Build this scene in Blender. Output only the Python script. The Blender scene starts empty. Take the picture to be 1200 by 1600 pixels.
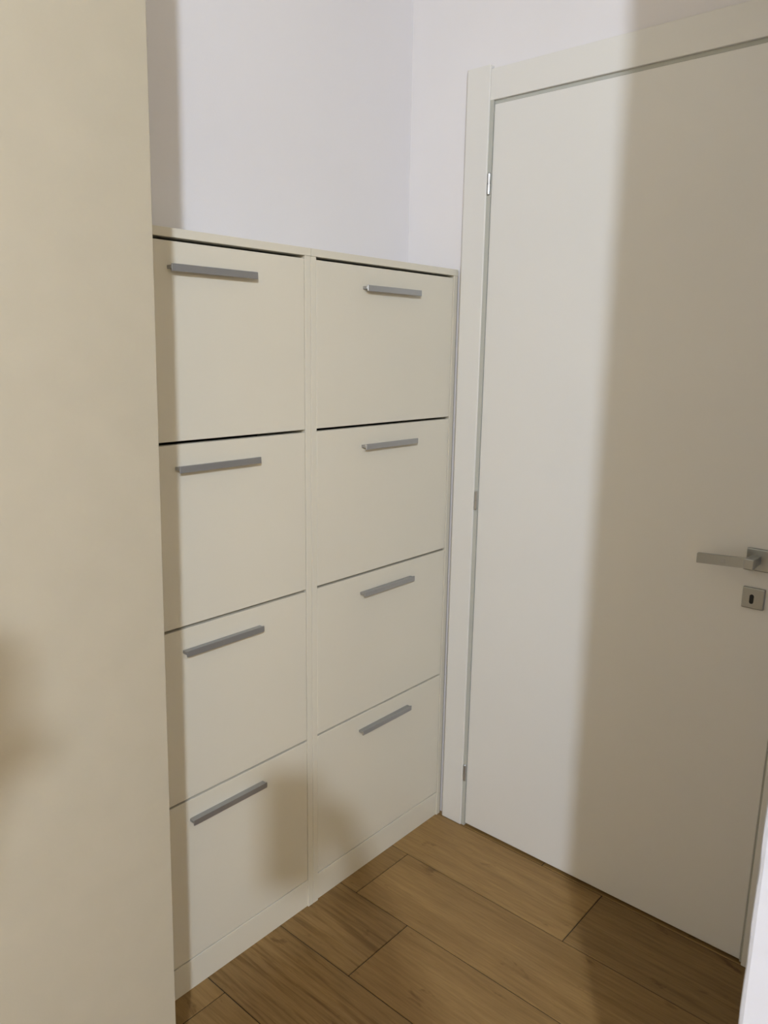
import bpy, bmesh, math, random
from mathutils import Vector, Matrix

# ------------------------------------------------------------------ camera, world, lights, exposure
scene = bpy.context.scene
col = scene.collection
CAM = Vector((-1.76538, -1.46020, 1.42209))
YAW, PITCH, ROLL, FPX = 0.8546, -0.2097, 0.0158, 1199.2
fw = Vector((math.sin(YAW) * math.cos(PITCH), math.cos(YAW) * math.cos(PITCH), math.sin(PITCH)))
r0 = Vector((math.cos(YAW), -math.sin(YAW), 0)); u0 = r0.cross(fw)
cr, cu = math.cos(ROLL), math.sin(ROLL)
rt = r0 * cr + u0 * cu; up = u0 * cr - r0 * cu
cd = bpy.data.cameras.new('camera')
cd.sensor_fit = 'VERTICAL'; cd.sensor_height = 36.0; cd.lens = FPX * 36.0 / 1600.0
cd.clip_start = 0.02; cd.clip_end = 50
cd.dof.use_dof = True; cd.dof.focus_distance = 2.0; cd.dof.aperture_fstop = 11.0
cam = bpy.data.objects.new('camera', cd); col.objects.link(cam)
M = Matrix.Identity(4)
for i in range(3):
    M[i][0] = rt[i]; M[i][1] = up[i]; M[i][2] = -fw[i]; M[i][3] = CAM[i]
cam.matrix_world = M
scene.camera = cam

w = bpy.data.worlds.new('world'); scene.world = w; w.use_nodes = True
w.node_tree.nodes['Background'].inputs[0].default_value = (0.02, 0.02, 0.022, 1)

LAMP = Vector((-2.99, -2.77, 2.525))
scene.view_settings.view_transform = 'Standard'
scene.view_settings.look = 'None'
scene.view_settings.gamma = 1.0
scene.view_settings.use_curve_mapping = False
scene.view_settings.exposure = 0.0
GLOBE_W, GLOBE_COL = 196.0, (1.0, 0.955, 0.73)      # opal globe of the ceiling lamp
DOWN_W, DOWN_COL = 200.0, (0.33, 0.56, 1.08)          # its cool downward LED
ADDED_FILL_W, ADDED_FILL_COL = 30.0, (0.17, 0.195, 0.195)  # added upward fill on the wardrobe top, not a known lamp

# ------------------------------------------------------------------ helpers
def mat(name, color, rough=0.5, metal=0.0, bump=0.0, bscale=200.0, vary=0.0, vscale=3.0, coat=0.0, spec=0.5):
    m = bpy.data.materials.new(name); m.use_nodes = True
    nt = m.node_tree; b = nt.nodes['Principled BSDF']
    b.inputs['Roughness'].default_value = rough; b.inputs['Metallic'].default_value = metal
    b.inputs['Specular IOR Level'].default_value = spec
    b.inputs['Coat Weight'].default_value = coat
    tc = nt.nodes.new('ShaderNodeTexCoord')
    n = nt.nodes.new('ShaderNodeTexNoise'); n.inputs['Scale'].default_value = vscale; n.inputs['Detail'].default_value = 5
    nt.links.new(tc.outputs['Object'], n.inputs['Vector'])
    rp = nt.nodes.new('ShaderNodeValToRGB')
    lo = [c * (1 - vary) for c in color]; hi = [min(1, c * (1 + vary)) for c in color]
    rp.color_ramp.elements[0].color = (*lo, 1); rp.color_ramp.elements[1].color = (*hi, 1)
    rp.color_ramp.elements[0].position = 0.3; rp.color_ramp.elements[1].position = 0.7
    nt.links.new(n.outputs['Fac'], rp.inputs['Fac']); nt.links.new(rp.outputs['Color'], b.inputs['Base Color'])
    if bump > 0:
        n2 = nt.nodes.new('ShaderNodeTexNoise'); n2.inputs['Scale'].default_value = bscale; n2.inputs['Detail'].default_value = 3
        nt.links.new(tc.outputs['Object'], n2.inputs['Vector'])
        bp = nt.nodes.new('ShaderNodeBump'); bp.inputs['Strength'].default_value = bump; bp.inputs['Distance'].default_value = 0.001
        nt.links.new(n2.outputs['Fac'], bp.inputs['Height']); nt.links.new(bp.outputs['Normal'], b.inputs['Normal'])
    return m

def add_box(bm, lo, hi, bev=0.0, seg=1):
    lo = Vector(lo); hi = Vector(hi)
    r = bmesh.ops.create_cube(bm, size=1.0)
    for v in r['verts']:
        v.co = Vector((lo[i] + (v.co[i] + 0.5) * (hi[i] - lo[i]) for i in range(3)))
    if bev > 0:
        es = list({e for v in r['verts'] for e in v.link_edges})
        bmesh.ops.bevel(bm, geom=es, offset=bev, offset_type='OFFSET', segments=seg, affect='EDGES', profile=0.5)

def add_cyl(bm, a, b, r1, r2=None, n=20):
    a = Vector(a); b = Vector(b); d = b - a
    q = d.to_track_quat('Z', 'Y').to_matrix().to_4x4()
    bmesh.ops.create_cone(bm, cap_ends=True, segments=n, radius1=r1, radius2=r1 if r2 is None else r2, depth=d.length,
                          matrix=Matrix.Translation((a + b) / 2) @ q)

def add_prism(bm, pts, axis, lo, hi):
    """extrude 2-D outline pts (other two axes in order) along axis from lo to hi"""
    def P(p, t):
        c = list(p); c.insert(axis, t); return Vector(c)
    v0 = [bm.verts.new(P(p, lo)) for p in pts]; v1 = [bm.verts.new(P(p, hi)) for p in pts]
    n = len(pts)
    bm.faces.new(v0); bm.faces.new(v1[::-1])
    for i in range(n):
        bm.faces.new((v0[i], v1[i], v1[(i + 1) % n], v0[(i + 1) % n]))
    bmesh.ops.recalc_face_normals(bm, faces=bm.faces[:])

def obj(name, bm, m, parent=None, smooth=False):
    me = bpy.data.meshes.new(name); bm.normal_update(); bm.to_mesh(me); bm.free()
    if smooth:
        for p in me.polygons: p.use_smooth = True
    o = bpy.data.objects.new(name, me); col.objects.link(o)
    if m: me.materials.append(m)
    if parent: o.parent = parent
    return o

def box(name, lo, hi, m, parent=None, bev=0.0, seg=1):
    bm = bmesh.new(); add_box(bm, lo, hi, bev, seg); return obj(name, bm, m, parent)

def empty(name, loc=(0, 0, 0)):
    o = bpy.data.objects.new(name, None); o.location = loc; o.empty_display_size = 0.1
    col.objects.link(o); return o

def tag(o, label, cat, group=None):
    o['label'] = label; o['category'] = cat
    if group: o['group'] = group
    return o

def struct(o, label=None):
    o['kind'] = 'structure'
    if label: o['label'] = label
    return o

# ------------------------------------------------------------------ materials
M_WALL = mat('wall_paint', (0.80, 0.775, 0.785), 0.85, bump=0.12, bscale=260, vary=0.012, spec=0.25)
M_ENTR = mat('lavender_wall_paint', (0.66, 0.68, 0.765), 0.85, bump=0.06, bscale=260, spec=0.2)
M_WARM = mat('warm_wall_paint', (0.85, 0.78, 0.68), 0.85, spec=0.2)
M_CEIL = mat('ceiling_paint', (0.93, 0.875, 0.79), 0.9, spec=0.2)
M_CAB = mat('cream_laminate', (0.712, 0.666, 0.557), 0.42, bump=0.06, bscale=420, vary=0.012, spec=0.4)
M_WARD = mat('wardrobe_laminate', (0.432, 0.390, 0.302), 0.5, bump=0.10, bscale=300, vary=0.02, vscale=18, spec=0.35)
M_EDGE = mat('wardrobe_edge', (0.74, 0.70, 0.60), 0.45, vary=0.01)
M_DOOR = mat('door_lacquer', (0.765, 0.745, 0.705), 0.38, bump=0.03, bscale=120, vary=0.008, spec=0.45)
M_ALU = mat('satin_aluminium', (0.40, 0.40, 0.40), 0.42, metal=0.75, bump=0.05, bscale=500, vary=0.03)
M_NICKEL = mat('satin_nickel', (0.37, 0.38, 0.375), 0.36, metal=0.9, bump=0.04, bscale=400, vary=0.03)
M_CHROME = mat('satin_chrome', (0.52, 0.52, 0.51), 0.28, metal=1.0, vary=0.02)
M_SHADE = mat('shade_grey', (0.40, 0.375, 0.34), 0.8, spec=0.2)  # shade put into the colour of the strip beside the cabinet
M_SEAL = mat('grey_door_seal', (0.50, 0.50, 0.45), 0.7, spec=0.2)
M_DARK = mat('dark_void', (0.012, 0.010, 0.008), 0.9, spec=0.1)
M_INSIDE = mat('cabinet_interior', (0.10, 0.085, 0.06), 0.8, spec=0.1)
M_BLACK = mat('black_plastic', (0.015, 0.015, 0.016), 0.4)
M_BRASS = mat('keyhole_black', (0.006, 0.006, 0.006), 0.6)

def wood_mat():
    m = bpy.data.materials.new('oak_plank'); m.use_nodes = True
    nt = m.node_tree; N = nt.nodes; L = nt.links; b = N['Principled BSDF']
    tc = N.new('ShaderNodeTexCoord'); oi = N.new('ShaderNodeObjectInfo')
    sc = N.new('ShaderNodeSeparateColor'); L.new(oi.outputs['Color'], sc.inputs[0])   # R tone, G offset, B streakiness
    off = N.new('ShaderNodeVectorMath'); off.operation = 'ADD'
    cx = N.new('ShaderNodeCombineXYZ')
    mg = N.new('ShaderNodeMath'); mg.operation = 'MULTIPLY'; mg.inputs[1].default_value = 37.0; L.new(sc.outputs[1], mg.inputs[0])
    for i in range(3): L.new(mg.outputs[0], cx.inputs[i])
    L.new(tc.outputs['Object'], off.inputs[0]); L.new(cx.outputs[0], off.inputs[1])
    def mapped(s):
        mp = N.new('ShaderNodeMapping'); mp.inputs['Scale'].default_value = s; L.new(off.outputs[0], mp.inputs['Vector']); return mp
    def noise(s, scale, det, rough=0.6, dist=0.0):
        n = N.new('ShaderNodeTexNoise'); n.inputs['Scale'].default_value = scale; n.inputs['Detail'].default_value = det
        n.inputs['Roughness'].default_value = rough; n.inputs['Distortion'].default_value = dist
        L.new(mapped(s).outputs[0], n.inputs['Vector']); return n
    fine = noise((60, 4.5, 1), 2.2, 6, 0.65)
    broad = noise((9, 0.9, 1), 1.3, 5, 0.6, 0.6)
    streak = noise((44, 2.0, 1), 1.5, 5, 0.62, 0.7)
    knots = noise((22, 9, 1), 1.0, 4, 0.6, 0.6)
    def ramp(src, stops):
        r = N.new('ShaderNodeValToRGB'); e = r.color_ramp.elements
        while len(e) < len(stops): e.new(0.5)
        for i, (p, c) in enumerate(stops): e[i].position = p; e[i].color = (*c, 1)
        L.new(src, r.inputs[0]); return r
    base = ramp(broad.outputs['Fac'], [(0.25, WOOD_A), (0.5, WOOD_B), (0.75, WOOD_C)])
    g = ramp(fine.outputs['Fac'], [(0.35, (0.80, 0.78, 0.75)), (0.65, (1.08, 1.07, 1.05))])
    s = ramp(streak.outputs['Fac'], [(0.46, (1.04, 1.04, 1.04)), (0.60, (0.72, 0.66, 0.55)), (0.72, (0.50, 0.42, 0.31))])
    k = ramp(knots.outputs['Fac'], [(0.635, (1, 1, 1)), (0.72, (0.50, 0.42, 0.33))])
    def mix(a, bsock, fac, kind='MULTIPLY'):
        x = N.new('ShaderNodeMix'); x.data_type = 'RGBA'; x.blend_type = kind
        if isinstance(fac, float): x.inputs[0].default_value = fac
        else: L.new(fac, x.inputs[0])
        L.new(a, x.inputs[6]); L.new(bsock, x.inputs[7]); return x.outputs[2]
    c1 = mix(base.outputs[0], g.outputs[0], 0.85)
    c2 = mix(c1, s.outputs[0], sc.outputs[2])
    c3 = mix(c2, k.outputs[0], 0.8)
    tv = N.new('ShaderNodeHueSaturation'); L.new(c3, tv.inputs['Color'])
    L.new(sc.outputs[0], tv.inputs['Value'])
    L.new(tv.outputs[0], b.inputs['Base Color'])
    b.inputs['Roughness'].default_value = 0.42; b.inputs['Specular IOR Level'].default_value = 0.4
    bp = N.new('ShaderNodeBump'); bp.inputs['Strength'].default_value = 0.12; bp.inputs['Distance'].default_value = 0.001
    L.new(fine.outputs['Fac'], bp.inputs['Height']); L.new(bp.outputs[0], b.inputs['Normal'])
    return m
WOOD_A = (0.247, 0.147, 0.051); WOOD_B = (0.304, 0.185, 0.067); WOOD_C = (0.361, 0.227, 0.087)
M_WOOD = wood_mat()
M_GROUT = mat('joint_filler', (0.045, 0.028, 0.013), 0.9)

# ------------------------------------------------------------------ room shell
RX, RY, RZ = -4.2, -4.0, 2.56
ENT = Vector((-1.7654 + 0.979 * 0.85, -1.4602 + 0.205 * 0.85))      # corner of the near wall on the right

struct(box('wall_back', (RX, 0, -0.02), (0.0, 0.12, RZ), M_WALL))
bm = bmesh.new()
add_box(bm, (0.0, -0.250, -0.02), (0.12, 0.12, RZ))
add_box(bm, (0.0, RY, -0.02), (0.12, -1.100, RZ))
add_box(bm, (0.0, -1.100, 2.052), (0.12, -0.250, RZ))
struct(obj('wall_right', bm, M_WALL))
# near wall whose rough plaster corner shows at the right of the picture
bm = bmesh.new()
random.seed(5)
n = 160
ring = []
rows = []
for i in range(n + 1):
    z = RZ * i / n
    j = random.uniform(-0.0004, 0.0004) + 0.0003 * math.sin(i * 0.9)
    k = random.uniform(-0.0003, 0.0003)
    pts = [(0.0, ENT.y), (ENT.x + 0.006, ENT.y + j * 0.6), (ENT.x + 0.0018 + k, ENT.y - 0.0018 + j), (ENT.x + k, ENT.y - 0.006), (ENT.x, RY), (0.0, RY)]
    rows.append([bm.verts.new((p[0], p[1], z)) for p in pts])
for i in range(n):
    for q in range(6):
        bm.faces.new((rows[i][q], rows[i][(q + 1) % 6], rows[i + 1][(q + 1) % 6], rows[i + 1][q]))
bm.faces.new(rows[0]); bm.faces.new(rows[-1])
bmesh.ops.recalc_face_normals(bm, faces=bm.faces[:])
struct(obj('wall_entrance', bm, M_ENTR))
struct(box('wall_left', (RX - 0.12, RY, -0.02), (RX, 0.12, RZ), M_WARM))
struct(box('wall_front', (RX - 0.12, RY - 0.12, -0.02), (0.12, RY, RZ), M_WARM))
struct(box('ceiling', (RX - 0.12, RY - 0.12, RZ), (0.12, 0.12, RZ + 0.1), M_CEIL))

floor = struct(box('floor', (RX - 0.12, RY - 0.12, -0.12), (0.16, 0.12, -0.0022), M_GROUT))
# oak-look planks, each its own piece, running along y
edges = [0.150, -0.0165, -0.2335, -0.4500, -0.6650, -0.8850]
while edges[-1] > RX: edges.append(edges[-1] - 0.2155)
edges[-1] = RX
PL = 1.2
firsts = {0: -0.55, 1: -0.7325, 2: -0.2382, 3: -0.4155, 4: -0.80, 5: -0.2420}
tones = {(1, 0): (1.03, 0.13, 0.25), (1, 1): (0.84, 0.37, 0.45), (2, 0): (0.92, 0.71, 0.35), (2, 1): (1.0, 0.22, 0.30),
         (3, 0): (0.86, 0.55, 0.80), (3, 1): (0.97, 0.81, 0.30), (4, 0): (0.86, 0.93, 1.0), (5, 0): (1.02, 0.47, 0.25), (5, 1): (0.95, 0.05, 0.4)}
random.seed(11)
G = 0.0013
plank_mesh = {}
def plank(x0, x1, y0, y1, key):
    wd = round(x0 - x1, 4); ln = round(y0 - y1, 4)
    if (wd, ln) not in plank_mesh:
        b = bmesh.new(); add_box(b, (-wd / 2 + G, -ln / 2 + G, -0.012), (wd / 2 - G, ln / 2 - G, 0.0), 0.0011)
        me = bpy.data.meshes.new('plank'); b.to_mesh(me); b.free(); me.materials.append(M_WOOD); plank_mesh[(wd, ln)] = me
    o = bpy.data.objects.new('plank', plank_mesh[(wd, ln)]); col.objects.link(o)
    o.location = ((x0 + x1) / 2, (y0 + y1) / 2, 0); o.parent = floor
    t = tones.get(key) or (random.uniform(0.86, 1.03), random.random(), random.uniform(0.2, 0.8))
    o.color = (t[0], t[1], t[2], 1)
for c in range(len(edges) - 1):
    y = 0.0; k = 0
    ny = firsts.get(c, -random.uniform(0.2, 1.15))
    while y > RY + 0.01:
        ny = max(ny, RY)
        plank(edges[c], edges[c + 1], y, ny, (c, k))
        y = ny; ny -= PL; k += 1

# ------------------------------------------------------------------ door
XC = -0.016            # face of the casing
door = struct(empty('door_1', (0, -0.67, 0)), 'white flush door with satin lever handle in a white casing')
door_inv = Vector((0, 0.67, 0))
def dpart(name, bm, m, parent=None, smooth=False):
    o = obj(name, bm, m, parent or door, smooth)
    if parent is None: o.location = door_inv
    return o
Y0, Y1 = -0.2790, -1.0800
bm = bmesh.new(); add_box(bm, (-0.0090, Y1, 0.0072), (0.035, Y0, 2.0272), 0.0018, 2); dpart('door_leaf', bm, M_DOOR)
# jamb casings with a softly rounded outer edge
def casing(ya, yb, z1, outer):
    # ya: outer edge, yb: leaf-side edge
    s = 1 if ya > yb else -1
    pts = [(0.0, ya)]
    for i in range(9):
        a = math.pi / 2 * i / 8
        pts.append((XC * 0.5 + XC * 0.5 * math.sin(a), ya - s * 0.008 * (1 - math.cos(a))))
    pts += [(XC, yb + s * 0.002), (XC + 0.002, yb), (0.0, yb)]
    bm = bmesh.new(); add_prism(bm, pts, 2, 0.0, z1); return bm
dpart('casing_jamb', casing(-0.1930, -0.2675, 2.1190, True), M_DOOR)
dpart('casing_jamb', casing(-1.1645, -1.0850, 2.1190, True), M_DOOR)
bm = bmesh.new(); add_box(bm, (-0.014, -1.0850, 2.0362), (0.0, -0.2677, 2.1095), 0.0015, 2); dpart('casing_head', bm, M_DOOR)
# lining of the opening behind the leaf
bm = bmesh.new(); add_box(bm, (0.0005, -0.2715, 0), (0.12, -0.2500, 2.052)); dpart('door_lining', bm, M_DOOR)
bm = bmesh.new(); add_box(bm, (0.0005, -1.1000, 0), (0.12, -1.0765, 2.052)); dpart('door_lining', bm, M_DOOR)
bm = bmesh.new(); add_box(bm, (0.0005, -1.0765, 2.0335), (0.12, -0.2715, 2.052)); dpart('door_lining', bm, M_DOOR)
bm = bmesh.new(); add_box(bm, (0.060, -1.0765, 0.0), (0.075, -0.2715, 2.0335)); dpart('dark_backing', bm, M_DARK)  # near-black sheet across the opening, painted as the darkness beyond the leaf
bm = bmesh.new(); add_box(bm, (-0.0125, -0.2783, 0), (0.0, -0.2670, 2.0362)); add_box(bm, (-0.0060, -1.0855, 2.0280), (0.0, -0.2783, 2.0362)); add_box(bm, (-0.0060, -1.0850, 0), (0.0, -1.0790, 2.0280)); o = dpart('door_seal', bm, M_SEAL); o['label'] = 'grey seal in the gap around the door leaf'
# three pin hinges
for zc in (1.8390, 1.0125, 0.1755):
    h = None
    bm = bmesh.new()
    add_cyl(bm, (-0.0128, -0.2732, zc + 0.0012), (-0.0128, -0.2732, zc + 0.0245), 0.0052, n=18)
    add_cyl(bm, (-0.0128, -0.2732, zc - 0.0245), (-0.0128, -0.2732, zc - 0.0012), 0.0052, n=18)
    add_cyl(bm, (-0.0128, -0.2732, zc + 0.0245), (-0.0128, -0.2732, zc + 0.0275), 0.0052, 0.0030, n=18)
    add_cyl(bm, (-0.0128, -0.2732, zc - 0.0275), (-0.0128, -0.2732, zc - 0.0245), 0.0030, 0.0052, n=18)
    h = dpart('hinge', bm, M_CHROME, smooth=False)
    bm = bmesh.new()
    add_cyl(bm, (-0.0128, -0.2732, zc - 0.0012), (-0.0128, -0.2732, zc + 0.0012), 0.0040, n=14)
    obj('hinge_pin', bm, M_ALU, h)
# lever handle: square neck and flat bar with a small round grub mark, on a square rosette
bm = bmesh.new()
add_box(bm, (-0.050, -1.0230, 0.9760), (-0.010, -1.0030, 0.9960), 0.0015, 2)
add_box(bm, (-0.066, -1.0240, 0.9750), (-0.046, -1.0030, 0.9985), 0.0020, 2)
add_prism(bm, [(-0.9045, 0.9700), (-0.9045, 0.9908), (-0.9060, 0.9915), (-1.0100, 0.9980), (-1.0100, 0.9765), (-0.9060, 0.9693)], 0, -0.0615, -0.0530)
lever = dpart('lever_handle', bm, M_NICKEL); lever.location.x -= 0.0090
bm = bmesh.new(); add_box(bm, (-0.0105, -1.0415, 0.9610), (0.0, -0.9925, 1.0100), 0.0020, 2); obj('rosette', bm, M_NICKEL, lever)
bm = bmesh.new(); add_box(bm, (-0.0625, -0.9640, 0.9790), (-0.0610, -0.9570, 0.9870), 0.0007, 2); obj('maker_mark', bm, M_ALU, lever)
bm = bmesh.new(); add_box(bm, (-0.0085, -1.0385, 0.8745), (0.0, -0.9925, 0.9215), 0.0018, 2); esc = dpart('keyhole_plate', bm, M_NICKEL); esc.location.x -= 0.0090
bm = bmesh.new()
pts = []
for i in range(24):
    a = 2 * math.pi * i / 24
    pts.append((-1.0130 + 0.0046 * math.cos(a), 0.8962 + 0.0046 * math.sin(a) + (0.0062 if math.sin(a) > 0 else -0.0062)))
add_prism(bm, pts, 0, -0.0088, -0.0060); obj('keyhole', bm, M_BRASS, esc)

# ------------------------------------------------------------------ two shoe cabinets
D = 0.1841
ZT = 1.6330
GAPZ = [1.6137, 1.2367, 0.8588, 0.4720, 0.0802]
T = 0.0165
def make_cabinet(x0, x1, hx):
    """x0 outer left, x1 outer right, hx centre of the handles"""
    root = empty('shoe_cabinet', ((x0 + x1) / 2, -D / 2, 0))
    inv = -Vector(root.location)
    def part(name, bm, m, parent=None):
        o = obj(name, bm, m, parent or root)
        if parent is None: o.location = inv
        return o
    B = 0.0008
    zt = GAPZ[0] + 0.003
    for a, b in ((x0, x0 + T), (x1 - T, x1)):
        bm = bmesh.new(); add_box(bm, (a, -D, 0), (b, -0.004, zt), B, 2); part('side_panel', bm, M_CAB)
    bm = bmesh.new(); add_box(bm, (x0, -D - 0.0015, zt), (x1, -0.004, ZT), B, 2); part('top_panel', bm, M_CAB)
    bm = bmesh.new(); add_box(bm, (x0 + T, -0.012, 0.0), (x1 - T, -0.004, zt)); part('back_panel', bm, M_INSIDE)
    bm = bmesh.new(); add_box(bm, (x0 + T, -D + 0.0010, 0.0610), (x1 - T, -0.014, GAPZ[4] - 0.0016), B, 1); part('bottom_panel', bm, M_CAB)
    bm = bmesh.new(); add_box(bm, (x0 + T, -D + 0.0040, 0.0), (x1 - T, -D + 0.020, 0.0606), 0.0006, 1); part('plinth', bm, M_CAB)
    gh = [0.0032, 0.0032, 0.0030, 0.0026, 0.0014]
    for i in range(4):
        top = GAPZ[i] - gh[i]; bot = GAPZ[i + 1] + gh[i + 1]
        fx0, fx1 = x0 + T + 0.0013, x1 - T - 0.0019
        bm = bmesh.new(); add_box(bm, (fx0, -D + 0.0008, bot), (fx1, -D + 0.0168, top), 0.0010, 2)
        flap = part('flap_door', bm, M_CAB)
        # dark liner behind the gap
        zc = HZ[i]
        bm = bmesh.new()
        y = -D + 0.0008
        hl = 0.1012
        add_box(bm, (hx - hl, y - 0.0135, zc - 0.0030), (hx + hl, y, zc + 0.0036), 0.0006, 1)      # plate standing out from the flap
        add_box(bm, (hx - hl, y - 0.0170, zc - 0.0075), (hx + hl, y - 0.0135, zc + 0.0062), 0.0008, 1)   # lip
        obj('pull_handle', bm, M_ALU, flap)
    return root
HZ = [1.5615, 1.1866, 0.8085, 0.4245]
XR, XM = -0.0108, -0.5560
right = make_cabinet(XM + 0.0006, XR, -0.2855)
bm = bmesh.new(); add_box(bm, (XR + 0.0003, -0.1785, 0), (-0.0005, -0.150, 1.630)); o = obj('shade_strip', bm, M_SHADE, right); o.location = -Vector(right.location)  # added strip, coloured like the shaded slit between cabinet and casing
o['label'] = 'added grey strip standing in for shade beside the right side panel'
tag(right, 'tall cream shoe cabinet with four flap doors, standing next to the white door', 'cabinet', 'cream shoe cabinets')
HZ = [1.5632, 1.1870, 0.8080, 0.4233]
left = make_cabinet(XM - (XR - XM), XM - 0.0006, -0.8180)
tag(left, 'tall cream shoe cabinet with four flap doors, standing next to the beige wardrobe', 'cabinet', 'cream shoe cabinets')

# ------------------------------------------------------------------ wardrobe on the left (leans very slightly)
SH = 0.0185; WX = -1.1325; WY = -0.43; WH = 2.30; WL = -2.93
ward = empty('wardrobe', (-2.0, WY / 2, 0))
def wpart(name, lo, hi, m, bev=0.0008, parent=None):
    bm = bmesh.new(); add_box(bm, lo, hi, bev, 2)
    for v in bm.verts: v.co.x += SH * v.co.z
    o = obj(name, bm, m, parent or ward)
    if parent is None: o.location = -Vector(ward.location)
    return o
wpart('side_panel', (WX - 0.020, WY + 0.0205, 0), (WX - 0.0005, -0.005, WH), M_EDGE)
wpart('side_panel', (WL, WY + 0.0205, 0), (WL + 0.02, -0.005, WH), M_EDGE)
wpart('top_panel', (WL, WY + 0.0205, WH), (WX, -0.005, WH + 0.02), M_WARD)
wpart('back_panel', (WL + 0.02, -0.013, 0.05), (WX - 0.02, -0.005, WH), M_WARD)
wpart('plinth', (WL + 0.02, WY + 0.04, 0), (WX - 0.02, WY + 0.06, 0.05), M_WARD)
xa = WX
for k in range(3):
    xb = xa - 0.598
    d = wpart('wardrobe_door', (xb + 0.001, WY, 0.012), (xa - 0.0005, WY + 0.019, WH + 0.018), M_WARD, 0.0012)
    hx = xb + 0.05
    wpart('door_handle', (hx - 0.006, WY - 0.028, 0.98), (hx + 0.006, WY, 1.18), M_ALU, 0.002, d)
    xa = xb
tag(ward, 'tall plain beige wardrobe in the left foreground beside the shoe cabinets', 'wardrobe')

# ------------------------------------------------------------------ lights of the room behind the camera: a ceiling lamp, and an added fill light on top of the wardrobe
lamp = empty('ceiling_lamp', (LAMP.x, LAMP.y, RZ))
bm = bmesh.new(); add_cyl(bm, (0, 0, -0.010), (0, 0, 0), 0.062, 0.066, n=32); obj('ceiling_plate', bm, M_DOOR, lamp)
tag(lamp, 'round white ceiling lamp above the floor behind the camera', 'lamp')
ld = bpy.data.lights.new('globe', 'POINT'); ld.energy = GLOBE_W; ld.shadow_soft_size = 0.048; ld.color = GLOBE_COL
lo = bpy.data.objects.new('globe', ld); lo.location = LAMP; col.objects.link(lo)
ld = bpy.data.lights.new('downlight', 'SPOT'); ld.energy = DOWN_W; ld.shadow_soft_size = 0.048; ld.color = DOWN_COL
ld.spot_size = math.radians(176); ld.spot_blend = 1.0
lo = bpy.data.objects.new('downlight', ld); lo.location = LAMP; col.objects.link(lo)
lo.rotation_euler = (Vector((-1.2, -1.0, 0.3)) - LAMP).to_track_quat('-Z', 'Y').to_euler()
strip = wpart('added_fill_strip', (-2.60, -0.262, WH + 0.021), (-1.25, -0.240, WH + 0.030), M_DOOR, 0.001)  # made-up body for the added fill light
ud = bpy.data.lights.new('added_fill_light', 'AREA'); ud.shape = 'RECTANGLE'; ud.size = 1.35; ud.size_y = 0.03; ud.energy = ADDED_FILL_W; ud.color = ADDED_FILL_COL  # invented source, brightens the ceiling so shaded upper walls lift
uo = bpy.data.objects.new('added_fill_light', ud); uo.location = (-1.925 + SH * WH, -0.25, WH + 0.033); uo.rotation_euler = (math.pi, 0, 0); col.objects.link(uo)
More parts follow.
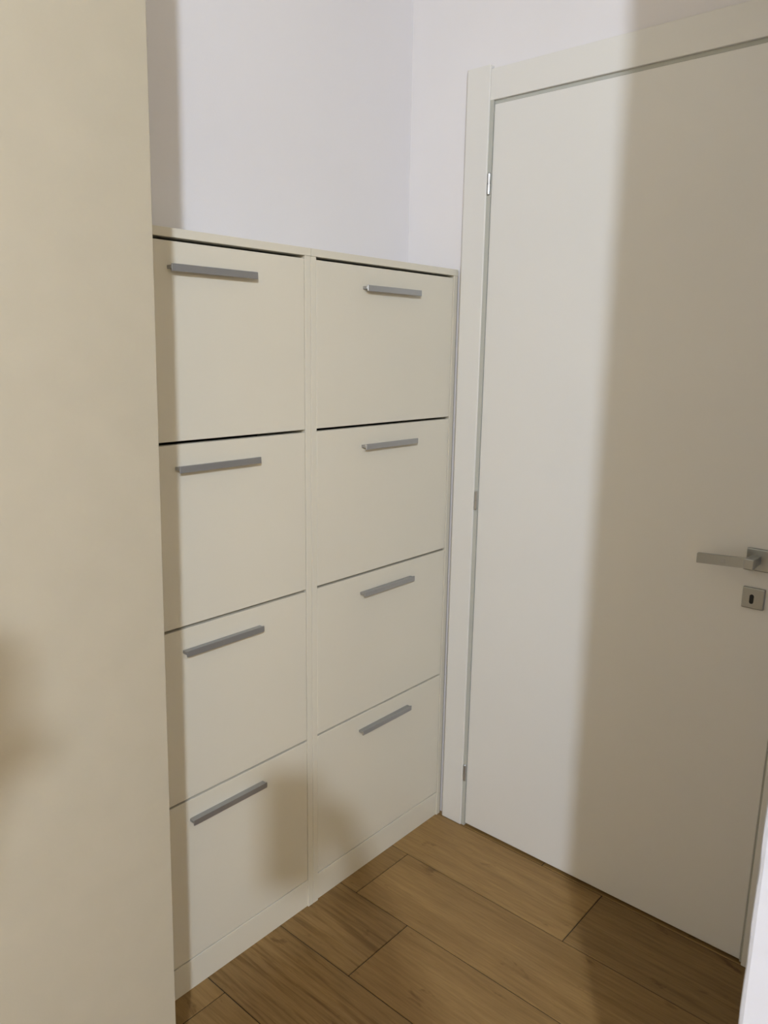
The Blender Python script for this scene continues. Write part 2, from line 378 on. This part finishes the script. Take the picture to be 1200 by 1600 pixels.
# ------------------------------------------------------------------ the photographer (behind the lens) and the phone
M_SKIN = mat('skin', (0.60, 0.40, 0.30), 0.55, vary=0.03)
M_KNIT = mat('navy_knit', (0.035, 0.045, 0.075), 0.9, bump=0.3, bscale=150, vary=0.1)
M_JEAN = mat('blue_denim', (0.06, 0.08, 0.13), 0.9, bump=0.2, bscale=200, vary=0.1)
M_HAIR = mat('brown_hair', (0.05, 0.03, 0.018), 0.6, bump=0.4, bscale=90, vary=0.2)
M_SHOE = mat('grey_slipper', (0.18, 0.18, 0.19), 0.9, vary=0.1)
PYAW = 0.80
PB = Vector((CAM.x - 0.345, CAM.y - 0.358, 0))
LH = (-0.280, 0.335, 1.545)         # raised left palm
def skin_person():
    V = []; E = []; R = []
    def v(p, r, par=None):
        V.append(Vector(p)); R.append(r if isinstance(r, tuple) else (r, r))
        if par is not None: E.append((par, len(V) - 1))
        return len(V) - 1
    pel = v((0, 0, 0.835), (0.145, 0.100))
    s1 = v((0, 0.005, 0.955), (0.128, 0.092), pel); s2 = v((0, 0.01, 1.075), (0.132, 0.095), s1)
    ch = v((0, 0.0, 1.195), (0.118, 0.090), s2); nb = v((0, -0.005, 1.262), (0.066, 0.056), ch)
    nk = v((0, 0.010, 1.308), (0.048, 0.050), nb); h1 = v((0, 0.030, 1.360), (0.060, 0.072), nk)
    h2 = v((0, 0.024, 1.422), (0.073, 0.091), h1); h3 = v((0, 0.016, 1.476), (0.058, 0.068), h2)
    no = v((0, 0.124, 1.393), (0.010, 0.013), h2)
    for s in (-1, 1):
        v((s * 0.085, 0.018, 1.403), (0.010, 0.022), h2)                       # ear
        sh = v((s * 0.148, -0.005, 1.237), 0.056, ch)
        if s > 0:            # right arm raised, hand round the phone
            el = v((s * 0.185, 0.195, 1.095), 0.041, sh)
            wr = v((s * 0.085 - 0.015, 0.395, 1.288), 0.027, el)
            pa = v((s * 0.062 - 0.015, 0.452, 1.342), (0.026, 0.017), wr)
            # four fingers curling round the back of the phone, unequal lengths
            for k, (dz, ln) in enumerate(((0.036, 0.92), (0.016, 1.0), (-0.004, 0.95), (-0.023, 0.78))):
                a = v((s * 0.054 - 0.015, 0.478, 1.350 + dz), 0.0090, pa)
                b = v((s * 0.048 - 0.015, 0.506, 1.354 + dz), 0.0085, a)
                c = v((s * (0.048 - 0.024 * ln) - 0.015, 0.512, 1.356 + dz), 0.0080, b)
                v((s * (0.048 - 0.040 * ln) - 0.015, 0.509, 1.356 + dz), 0.0070, c)
            t1 = v((s * 0.050 - 0.015, 0.448, 1.366), 0.0105, pa); t2 = v((s * 0.034 - 0.015, 0.464, 1.386), 0.0090, t1); v((s * 0.020 - 0.015, 0.468, 1.394), 0.0080, t2)
        else:                # left arm raised beside the head, hand relaxed
            ox, oy, oz = LH
            el = v((ox - 0.040, oy - 0.170, oz - 0.205), 0.041, sh)
            wr = v((ox - 0.012, oy - 0.030, oz - 0.050), 0.026, el)
            pa = v((ox + 0.003, oy, oz), (0.028, 0.017), wr)
            for k, ln in enumerate((0.92, 1.0, 0.95, 0.78)):
                x = ox + 0.030 - 0.019 * k
                a = v((x, oy + 0.014, oz + 0.036), 0.0090, pa); b = v((x, oy + 0.026, oz + 0.036 + 0.030 * ln), 0.0085, a)
                c = v((x, oy + 0.044, oz + 0.036 + 0.048 * ln), 0.0080, b); v((x, oy + 0.060, oz + 0.036 + 0.054 * ln), 0.0070, c)
            t1 = v((ox + 0.036, oy + 0.008, oz + 0.004), 0.0105, pa); v((ox + 0.052, oy + 0.022, oz + 0.026), 0.0090, t1)
        hp = v((s * 0.085, 0.0, 0.78), (0.088, 0.092), pel)
        kn = v((s * 0.100, 0.015, 0.44), 0.058, hp); an = v((s * 0.105, -0.015, 0.085), 0.038, kn)
        v((s * 0.105, -0.055, 0.040), 0.036, an)
        ba = v((s * 0.112, 0.080, 0.040), (0.042, 0.032), an); v((s * 0.118, 0.160, 0.030), (0.036, 0.024), ba)
    me = bpy.data.meshes.new('person'); me.from_pydata([tuple(p) for p in V], E, [])
    o = bpy.data.objects.new('person_base', me); col.objects.link(o)
    md = o.modifiers.new('skin', 'SKIN'); md.use_smooth_shade = True
    for i, sv in enumerate(me.skin_vertices[0].data):
        sv.radius = R[i]; sv.use_root = (i == 0)
    sub = o.modifiers.new('sub', 'SUBSURF'); sub.levels = 2; sub.render_levels = 2
    dg = bpy.context.evaluated_depsgraph_get()
    m2 = bpy.data.meshes.new_from_object(o.evaluated_get(dg)); m2.name = 'person'
    bpy.data.objects.remove(o)
    m2.materials.clear()
    for m in (M_SKIN, M_KNIT, M_JEAN, M_SHOE): m2.materials.append(m)
    for p in m2.polygons:
        c = p.center; p.use_smooth = True
        if c.z > 1.290 and abs(c.x) < 0.12 and c.y < 0.2: k = 0
        elif c.y > 0.385 or (c.x < -0.2 and c.z > LH[2] - 0.06): k = 0
        elif c.z > 0.84: k = 1
        elif c.z > 0.075: k = 2
        else: k = 3
        p.material_index = k
    return m2
pers = bpy.data.objects.new('person', skin_person()); col.objects.link(pers)
PM = Matrix.Translation(PB) @ Matrix.Rotation(-PYAW, 4, 'Z')
zmin = min(v.co.z for v in pers.data.vertices)
PM = Matrix.Translation((0, 0, -zmin)) @ PM
pers.matrix_world = PM
tag(pers, 'standing person in navy jumper and jeans, a phone in the right hand', 'person')
bm = bmesh.new()
bmesh.ops.create_uvsphere(bm, u_segments=28, v_segments=18, radius=1.0, matrix=Matrix.Translation((0, 0.008, 1.436)) @ Matrix.Diagonal((0.094, 0.108, 0.098, 1)))
dead = [q for q in bm.verts if q.co.y > 0.075 and q.co.z < 1.472 or q.co.z < 1.365]
bmesh.ops.delete(bm, geom=dead, context='VERTS')
obj('hair', bm, M_HAIR, pers, True)
for s in (-1, 1):
    bm = bmesh.new(); bmesh.ops.create_uvsphere(bm, u_segments=14, v_segments=10, radius=0.0115, matrix=Matrix.Translation((s * 0.031, 0.100, 1.416)))
    obj('eye', bm, M_DOOR, pers, True)
# phone, its back just behind the lens point
bm = bmesh.new(); add_box(bm, (-0.0555, -0.130, 0.0045), (0.0165, 0.018, 0.0125), 0.0030, 3)
phone = obj('phone', bm, M_BLACK); phone.matrix_world = M
bm = bmesh.new(); add_box(bm, (-0.0530, -0.1275, 0.0122), (0.0140, 0.0155, 0.0128), 0.0002, 1); obj('screen', bm, M_BRASS, phone)
bm = bmesh.new(); add_cyl(bm, (0, 0, 0.0030), (0, 0, 0.0047), 0.0065, n=24); obj('lens', bm, M_CHROME, phone)
tag(phone, 'black phone held upright in the right hand of the standing person', 'phone')
